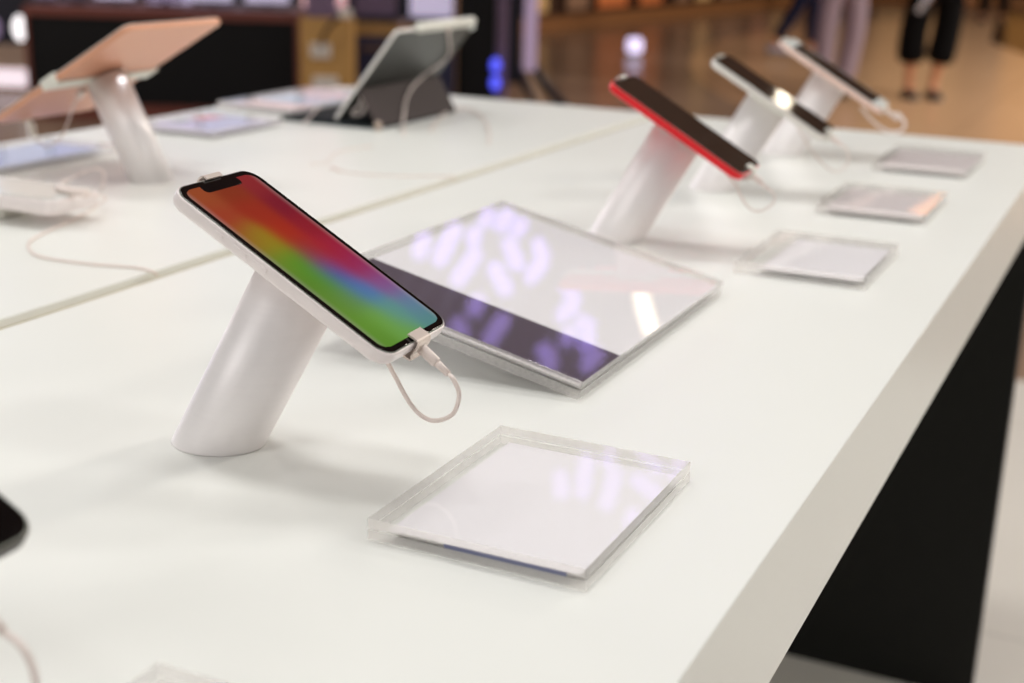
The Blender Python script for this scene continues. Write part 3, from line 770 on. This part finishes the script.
MB().bbox((gx(340), -.07, gz(17)), (gx(353), -.01, gz(8)), .012).build('plug_block', 'socket', gp)
MB().bbox((gx(306), .02, hg), (gx(334), .16, hg + .35), .01).build('mauve_box', 'mauve', gp)

# navy cabinet with gold rims
D4 = 8.4
MT['front_tan'] = mat('tan_bar', (104, 78, 62), rough=.5, var=.05)
nc = furn('navy_cabinet', 'navy cabinet with gold rim and tan bar, right of the golden post', 'cabinet', 353, D4)
wn_ = width(353, 456, D4); hn = height(390, 24, D4)
def nz_(v): return height(390, v, D4)
MB().bbox((0, 0, 0), (wn_, .45, hn), .006).build('body', 'gold_trim', nc)
MB().bbox((.02, -.012, .05), (wn_ - .004, .0, nz_(36)), .004).build('door_panel', 'navy_panel', nc)
MB().bbox((.05, -.02, nz_(51)), (.2, -.012, nz_(46)), .002).build('tan_bar', 'front_tan', nc)
for (u0, u1, mn, lb) in ((354, 398, 'mauve', 'mauve screen on the navy cabinet above the gold rim'), (408, 454, 'lilac_white', 'pale lilac screen on the navy cabinet behind the keyboard tablet')):
    t = furn('display_screen', lb, 'screen', (u0 + u1) / 2, D4 + .2, 'screens on the navy cabinet'); t.location.z = hn
    wv = width(u0, u1, D4 + .2)
    MB().bbox((-wv / 2, -.06, 0), (wv / 2, .06, .03), .004).build('foot', 'navy_dark', t)
    MB().bbox((-wv / 2, -.01, .03), (wv / 2, .01, .32), .005).build('housing', 'navy_dark', t)
    MB().box((-wv / 2 + .01, -.0115, .035), (wv / 2 - .01, -.01, .31)).build('panel', mn, t)

# lit display wall at the back of the shop
D7 = 11.5
vw = furn('display_wall', 'wide lit display wall of lilac, pink and pale blue panels at the back left', 'display wall', -160, D7)
wv_ = width(-160, 452, D7)
MB().bbox((0, .06, 0), (wv_, .3, 4.0), .01).build('wall_panel', 'navy_dark', vw)
MT['vw_lilac'] = glow('lilac_wall_panel', (206, 196, 232), .85); MT['vw_pink'] = glow('pink_wall_panel', (240, 190, 196), .8)
MT['vw_blue'] = glow('pale_blue_wall_panel', (190, 208, 244), .85); MT['vw_white'] = glow('white_wall_panel', (236, 232, 240), .85)
n_ = 12; seq = ['vw_lilac', 'vw_blue', 'vw_lilac', 'vw_white', 'vw_lilac', 'vw_pink', 'vw_lilac', 'vw_blue', 'vw_white', 'vw_pink', 'vw_lilac', 'vw_lilac']
for i in range(n_):
    a = i * wv_ / n_
    o = MB().bbox((a + .03, .0, .62 if i % 3 else .5), (a + wv_ / n_ - .03, .06, 3.6), .008).build('lit_panel', seq[i], vw)

# black column with blue lights
D5 = 8.45
bc = furn('black_column', 'tall black column with two blue lights behind the keyboard tablet', 'column', 457, D5)
wb = width(457, 495, D5)
MB().bbox((0, 0, 0), (wb, .3, 2.4), .01).build('body', 'screen_black', bc)
MB().bbox((wb, .05, 0), (wb + .07, .25, 2.4), .008).build('side_panel', 'mauve', bc)
for v in (65, 83):
    zc_ = height(490, v, D5)
    MB().ball((wb + .004, -.004, zc_), .03, 0, (1, .5, 1.5)).build('blue_light', 'led_blue', bc)

# navy totem with pale edge and splayed feet
D6 = 8.9
tp = furn('floor_totem', 'navy floor totem with a pale lit edge and splayed feet', 'totem', 520, D6)
def tx(u): return (px(u, D6) - px(520, D6)).dot(hr)
MB().bbox((tx(500), 0, .22), (tx(520), .08, 2.3), .006).build('navy_face', 'navy_dark', tp)
MB().bbox((tx(523), .0, .30), (tx(536), .06, 2.3), .006).build('pale_edge', 'pink_lit', tp)
MB().bbox((tx(502), .02, .0), (tx(575), .5, .035), .006).build('base_plate', 'navy_panel', tp)
for a, b, yy in ((516, 548, -.1), (532, 574, .16), (506, 500, .02)):
    MB().tube([(tx(a), .05, .34), (tx((a * 2 + b) / 3), .05 + yy * .4, .2), (tx(b), .05 + yy, .02)], .03, 8).build('foot', 'navy_dark', tp)
MB().tube([(tx(526), .02, .28), (tx(536), -.03, .16), (tx(546), -.12, .02)], .022, 8).build('foot', 'beige', tp)

# ------------------------------------------------------------------ people
def skin_mesh(name, verts, edges, mname, parent, root=0, levels=2):
    me = bpy.data.meshes.new(name); me.from_pydata([v[0] for v in verts], edges, []); me.update()
    o = bpy.data.objects.new(name, me); COL.objects.link(o)
    sk = o.modifiers.new('skin', 'SKIN'); sk.use_smooth_shade = True
    for i, v in enumerate(verts):
        r = v[1]; r = (r, r) if isinstance(r, (int, float)) else r
        me.skin_vertices[0].data[i].radius = r
        me.skin_vertices[0].data[i].use_root = (i == root)
    sb_ = o.modifiers.new('sub', 'SUBSURF'); sb_.levels = levels; sb_.render_levels = levels
    dg = bpy.context.evaluated_depsgraph_get(); dg.update()
    m2 = bpy.data.meshes.new_from_object(o.evaluated_get(dg)); m2.name = name
    bpy.data.objects.remove(o)
    m2.materials.clear(); m2.materials.append(MT[mname])
    for p in m2.polygons: p.use_smooth = True; p.material_index = 0
    q = bpy.data.objects.new(name, m2); COL.objects.link(q); q.parent = parent
    return q

def person(label, u, v, legs, pelvis, hem, trouser, shirt, shoe, trouser_r=(.098, .085, .088), lean=(0, 0), scale=1.0, hand_paper=False, facing=0.0, toes=None):
    """legs: two lists hip, knee, ankle, local coordinates (x right, y away from the camera, z up)"""
    g = on_z(u, v, -T); g.z = 0
    t = thing('person', label, 'person', g, 'people walking in the hall', frame_at(g).to_3x3())
    t.scale = (scale,) * 3
    pv = Vector(pelvis); V = []; E = []
    def add(p, r, frm=None):
        V.append((tuple(p), r)); i = len(V) - 1
        if frm is not None: E.append((frm, i))
        return i
    f = facing                                     # +1: faces the camera (-y), -1: faces away
    p0 = add(pv, (.11, .085)); p1 = add(pv + Vector((lean[0] * .3, lean[1] * .3, .18)), (.10, .075), p0)
    p2 = add(pv + Vector((lean[0] * .7, lean[1] * .7, .40)), (.11, .08), p1)
    nk = add(pv + Vector((lean[0], lean[1], .55)), (.055, .055), p2)
    hd0 = pv + Vector((lean[0], lean[1] - .01 * f, .60))
    add(hd0, (.05, .055), nk); i1 = add(hd0 + Vector((0, -.012 * f, .06)), (.068, .082), len(V) - 1); i2 = add(hd0 + Vector((0, -.008 * f, .13)), (.076, .092), i1); add(hd0 + Vector((0, .0, .19)), (.055, .065), i2)
    hands = []
    for s in (-1, 1):
        sh = add(pv + Vector((lean[0] + s * .17, lean[1], .47)), .05, p2)
        el = add(pv + Vector((lean[0] + s * .23, lean[1] + .03, .20)), .040, sh)
        wx = .20 if not (hand_paper and s < 0) else .10
        wr = add(pv + Vector((lean[0] + s * wx, lean[1] - .07 * f, -.04)), .027, el)
        pm = add(pv + Vector((lean[0] + s * wx, lean[1] - .09 * f, -.10)), (.036, .018), wr)
        hands.append(V[pm][0])
        for k, ln in enumerate((.062, .072, .068, .052)):
            b0 = Vector(V[pm][0]) + Vector((0, (-.024 + k * .016), -.028))
            a = add(b0, .0088, pm); a = add(b0 + Vector((-s * .006, 0, -ln * .5)), .0082, a); add(b0 + Vector((-s * .018, 0, -ln)), .0072, a)
        a = add(Vector(V[pm][0]) + Vector((-s * .005, -.034 * f, -.006)), .0095, pm); add(Vector(V[pm][0]) + Vector((-s * .014, -.046 * f, -.045)), .0085, a)
    for hip, knee, ank in legs:
        a = add(hip, .085, p0); a = add(knee, .052, a)
        kv, av = Vector(knee), Vector(ank)
        a = add(kv.lerp(av, .3), .052, a); a = add(kv.lerp(av, .75), .034, a); a = add(av, .033, a)
        d_ = -1 if f >= 0 else 1
        fx = 0
        if toes: fx, d_ = toes
        a = add(av + Vector((fx * .09, d_ * .09, -.055)), .030, a); add(av + Vector((fx * .15, d_ * .15, -.068)), .022, a)
    body = skin_mesh('body', V, E, 'skin', t)
    # trousers: waist to hem
    V = []; E = []
    p0 = add(pv + Vector((0, 0, -.02)), (.15, .125)); add(pv + Vector((0, 0, .12)), (.135, .105), p0)
    for hip, knee, ank in legs:
        hv, kv, av = Vector(hip), Vector(knee), Vector(ank)
        a = add(hv + Vector((0, 0, -.05)), trouser_r[0], p0); a = add(kv, trouser_r[1], a)
        tot = kv.z - av.z
        hp = kv.lerp(av, min(1, hem)); a = add(kv.lerp(hp, .5), (trouser_r[1] + trouser_r[2]) / 2, a); add(hp, trouser_r[2], a)
    skin_mesh('trousers', V, E, trouser, t)
    # shirt
    V = []; E = []
    p0 = add(pv + Vector((0, 0, -.05)), (.19, .16)); p1 = add(pv + Vector((lean[0] * .4, lean[1] * .4, .18)), (.18, .145), p0); p2 = add(pv + Vector((lean[0] * .8, lean[1] * .8, .40)), (.20, .155), p1)
    add(pv + Vector((lean[0], lean[1], .545)), (.085, .085), p2)
    for s in (-1, 1):
        a = add(pv + Vector((lean[0] + s * .18, lean[1], .465)), .074, p2); add(pv + Vector((lean[0] + s * .222, lean[1] + .02, .25)), .056, a)
    skin_mesh('shirt', V, E, shirt, t)
    # shoes
    for hip, knee, ank in legs:
        av = Vector(ank); d_ = -1 if f >= 0 else 1; fx = 0
        if toes: fx, d_ = toes
        dirv = Vector((fx, d_, 0)).normalized()
        Ms_ = Matrix(((dirv.x, -dirv.y, 0, av.x + dirv.x * .05), (dirv.y, dirv.x, 0, av.y + dirv.y * .05), (0, 0, 1, av.z - .085), (0, 0, 0, 1)))
        mb = MB(); rings = []
        for z, L_s, W_s, ox in ((0, .245, .088, 0), (.012, .25, .094, 0), (.035, .235, .09, -.004), (.058, .17, .078, -.03), (.066, .12, .07, -.05)):
            rings.append([Vector((xx_ + ox, yy_ * (1 + .12 * (xx_ / .12)), z)) for xx_, yy_ in rrect(L_s, W_s, W_s * .49, 6)])
        mb.loft(rings, 0).build('shoe', shoe, t, Ms_)
    # hair, eyes, nose, mouth
    hc = hd0 + Vector((0, .014 * f, .125))
    mb = MB(); mb.ball(hc + Vector((0, .01 * f, .028)), .1, 0, (.86, .95, .92)); mb.build('hair', 'hair', t)
    fy = -f
    for s in (-1, 1):
        MB().ball(hd0 + Vector((s * .032, fy * .088, .105)), .011, 0, (1, .6, .7), 10, 6).build('eye', 'eye', t)
        MB().ball(hd0 + Vector((s * .080, fy * .0, .095)), .026, 0, (.35, .7, 1.1), 10, 6).build('ear', 'skin', t)
    MB().ball(hd0 + Vector((0, fy * .100, .078)), .017, 0, (.75, 1, 1.3), 10, 6).build('nose', 'skin', t)
    MB().ball(hd0 + Vector((0, fy * .088, .040)), .022, 0, (1, .5, .3), 10, 6).build('mouth', 'lip', t)
    if hand_paper:
        hp = Vector(hands[0]); gw = frame_at(g)
        pp = thing('paper_sheet', 'pale sheet of paper held by the person in black cropped trousers', 'paper', gw @ (hp + Vector((-.004, -.028, -.07))), None, frame_at(g).to_3x3())
        MB().bbox((-.035, -.006, -.13), (.010, -.002, .05), .001, M=Matrix.Rotation(R(30), 4, 'Y')).build('sheet', 'paper', pp)
        MB().bbox((-.034, -.0075, -.03), (-.008, -.0062, .048), .0005, M=Matrix.Rotation(R(30), 4, 'Y')).build('printed_panel', 'card_blue', pp)
    return t

person('person standing in black cropped trousers and dark flat shoes', 921, 98,
       [((-.055, 0, .86), (-.115, 0, .50), (-.105, 0, .085)), ((.15, 0, .86), (.14, 0, .50), (.076, 0, .085))], (.05, 0, .92), .62, 'cloth_black', 'cloth_grey', 'shoe_dark',
       (.118, .108, .122), facing=1, hand_paper=True)
person('person standing in pale lilac trousers behind the farthest phone', 831, 97,
       [((-.06, 0, .86), (-.085, 0, .48), (-.085, 0, .085)), ((.13, 0, .86), (.135, 0, .48), (.075, 0, .085))], (.035, 0, .92), .93, 'cloth_lilac', 'cloth_shirt', 'shoe_dark',
       (.088, .082, .082), facing=-1)
person('person walking in dark navy trousers with one leg trailing behind', 806, 58,
       [((.02, .06, .86), (.05, .06, .48), (.04, .06, .085)), ((-.02, -.04, .86), (-.13, -.04, .50), (-.34, -.04, .13))], (.0, 0, .92), .88, 'cloth_navy', 'cloth_shirt', 'shoe_pale',
       (.09, .07, .058), facing=1, toes=(1, -.1))
person('person far off in black trousers at the top right edge', 992, 23,
       [((-.07, 0, .86), (-.13, 0, .48), (-.14, 0, .085)), ((.09, 0, .86), (.13, 0, .48), (.14, 0, .085))], (.01, 0, .92), .93, 'cloth_black', 'cloth_grey', 'shoe_dark',
       (.095, .085, .08), facing=-1)

# ------------------------------------------------------------------ lamps the place has (hanging above, out of the frame)
LH = 2.3 + T
def pendant(p, direction, length, rad, mname, label, cat, group):
    t = thing('hanging_lamp', label, cat, p, group)
    d = Vector(direction).normalized() * (length / 2)
    MB().tube([-d, -d * .96, d * .96, d], [rad * .6, rad, rad, rad * .6], 12).build('glowing_tube', mname, t)
    MB().cyl((0, 0, rad * .9), (0, 0, 4.3 - p[2]), .006, 8).build('suspension_rod', 'housing', t)
def seen_in(u, v, o, n):                            # where a lamp hangs whose image shows at that spot of a shiny face
    p = on_plane(u, v, o, n); d = ray(u, v).normalized(); r_ = d - n * (2 * d.dot(n))
    return p + r_ * ((LH - p.z) / r_.z)
TOP = Vector((-.3251, .8057, T)) + nb * .0142
LAV = [(424, 235, 419, 254), (456, 225, 438, 262), (489, 211, 485, 222), (508, 213, 501, 227), (522, 223, 518, 231), (508, 241, 518, 266), (538, 243, 543, 257), (543, 261, 530, 278),
       (475, 233, 473, 240), (477, 252, 456, 282), (493, 266, 508, 292), (566, 286, 575, 300), (574, 304, 561, 316), (577, 319, 594, 330), (478, 300, 474, 310), (457, 323, 462, 333),
       (504, 318, 488, 342), (541, 347, 551, 357), (551, 361, 546, 369), (570, 333, 566, 340), (589, 339, 584, 346), (598, 353, 586, 366)]
def lamp_between(a, b, rad, mname, label, group):
    pendant((a + b) / 2, b - a, (b - a).length * .9, rad, mname, label, 'lamp', group)
for (u0, v0, u1, v1) in LAV:
    lamp_between(seen_in(u0, v0, TOP, nb), seen_in(u1, v1, TOP, nb), .038, 'lav_lamp', 'lavender lamp tube hanging above the hall entrance', 'lavender lamps above the entrance')
lamp_between(seen_in(640, 293, TOP, nb), seen_in(652, 333, TOP, nb), .032, 'warm_lamp', 'warm white lamp tube hanging above the hall entrance', 'warm lamps in the hall')
O3 = PT + Vector((0, .975, 0))
lamp_between(seen_in(780, 91, O3, PN), seen_in(787, 108, O3, PN), .017, 'warm_bright', 'warm white lamp tube hanging above the hall entrance', 'warm lamps in the hall')
ZT = Vector((0, 0, T + .01))
lamp_between(seen_in(914, 217, ZT, Vector((0, 0, 1))), seen_in(942, 199, ZT, Vector((0, 0, 1))), .06, 'orange_lamp', 'orange lamp tube hanging over the middle of the hall', 'orange lamp over the hall')
# glowing box added in place of a bright reflection in the hall floor
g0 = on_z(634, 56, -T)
t = thing('added_glow_box', 'small glowing white box added as a bright spot on the hall floor left of the red phone', 'lamp', (g0.x, g0.y, 0), None, Matrix.Rotation(R(26), 3, 'Z'))
MT['glow_strong'] = glow('strong_white_glow', (226, 216, 255), 1.7)
MB().bbox((-.072, -.07, .03), (.072, .07, .17), .03).build('glow_body', 'glow_strong', t); MB().bbox((-.06, -.06, 0), (.06, .06, .035), .008).build('base', 'housing', t)

# ------------------------------------------------------------------ lights
def area(name, loc, size, power, col, rot=(0, 0, 0), sy=None):
    l = bpy.data.lights.new(name, 'AREA'); l.energy = power; l.color = col; l.size = size
    if sy: l.shape = 'RECTANGLE'; l.size_y = sy
    o = bpy.data.objects.new(name, l); COL.objects.link(o); o.location = loc; o.rotation_euler = rot
    return o
for x, y, pw_ in ((-.42, .72, 12), (-.45, 1.5, 9), (.35, 2.5, 9), (-1.3, 1.5, 13), (-.5, -.7, 5), (1.4, 1.0, 15), (-2.3, 1.4, 11), (1.5, 3.3, 40)):
    area('ceiling_panel_light', (x, y, T + 2.1), .34, pw_, (1, .985, .962))
for x, y, pw_ in ((-10.5, 8.5, 480), (3.4, 9.5, 720), (4.2, 14, 820), (4.6, 20, 860)):
    area('hall_light', (x, y, 4.1), 1.0, pw_, (1, .92, .82))
area('left_fill_light', (-6.6, 3.2, 3.2), .8, 110, (1, .95, .90))  # unseen light added to brighten the counter and post at the left
fl = area('front_fill_light', (-1.6, -2.6, T + 1.9), 1.2, 40, (1, .985, .97))  # unseen fill added behind the camera to brighten the pillars
fl.rotation_euler = (Vector((-.6, 1.0, T)) - fl.location).to_track_quat('-Z', 'Y').to_euler()
dl = area('lilac_fill_light', (-4.6, 2.6, 1.55), 1.2, 16, (.74, .74, 1))  # unseen lilac light added to tint the left sides of the pillars
dl.rotation_euler = (Vector((-.6, 1.2, T)) - dl.location).to_track_quat('-Z', 'Y').to_euler()
w = bpy.data.worlds.new('hall_ambient'); scene.world = w; w.use_nodes = True
bg = w.node_tree.nodes['Background']; bg.inputs['Color'].default_value = (1, .97, .93, 1); bg.inputs['Strength'].default_value = .36

scene.cycles.caustics_reflective = False
scene.view_settings.view_transform = 'Standard'; scene.view_settings.look = 'None'
scene.view_settings.gamma = 1; scene.view_settings.use_curve_mapping = False; scene.view_settings.exposure = -0.42
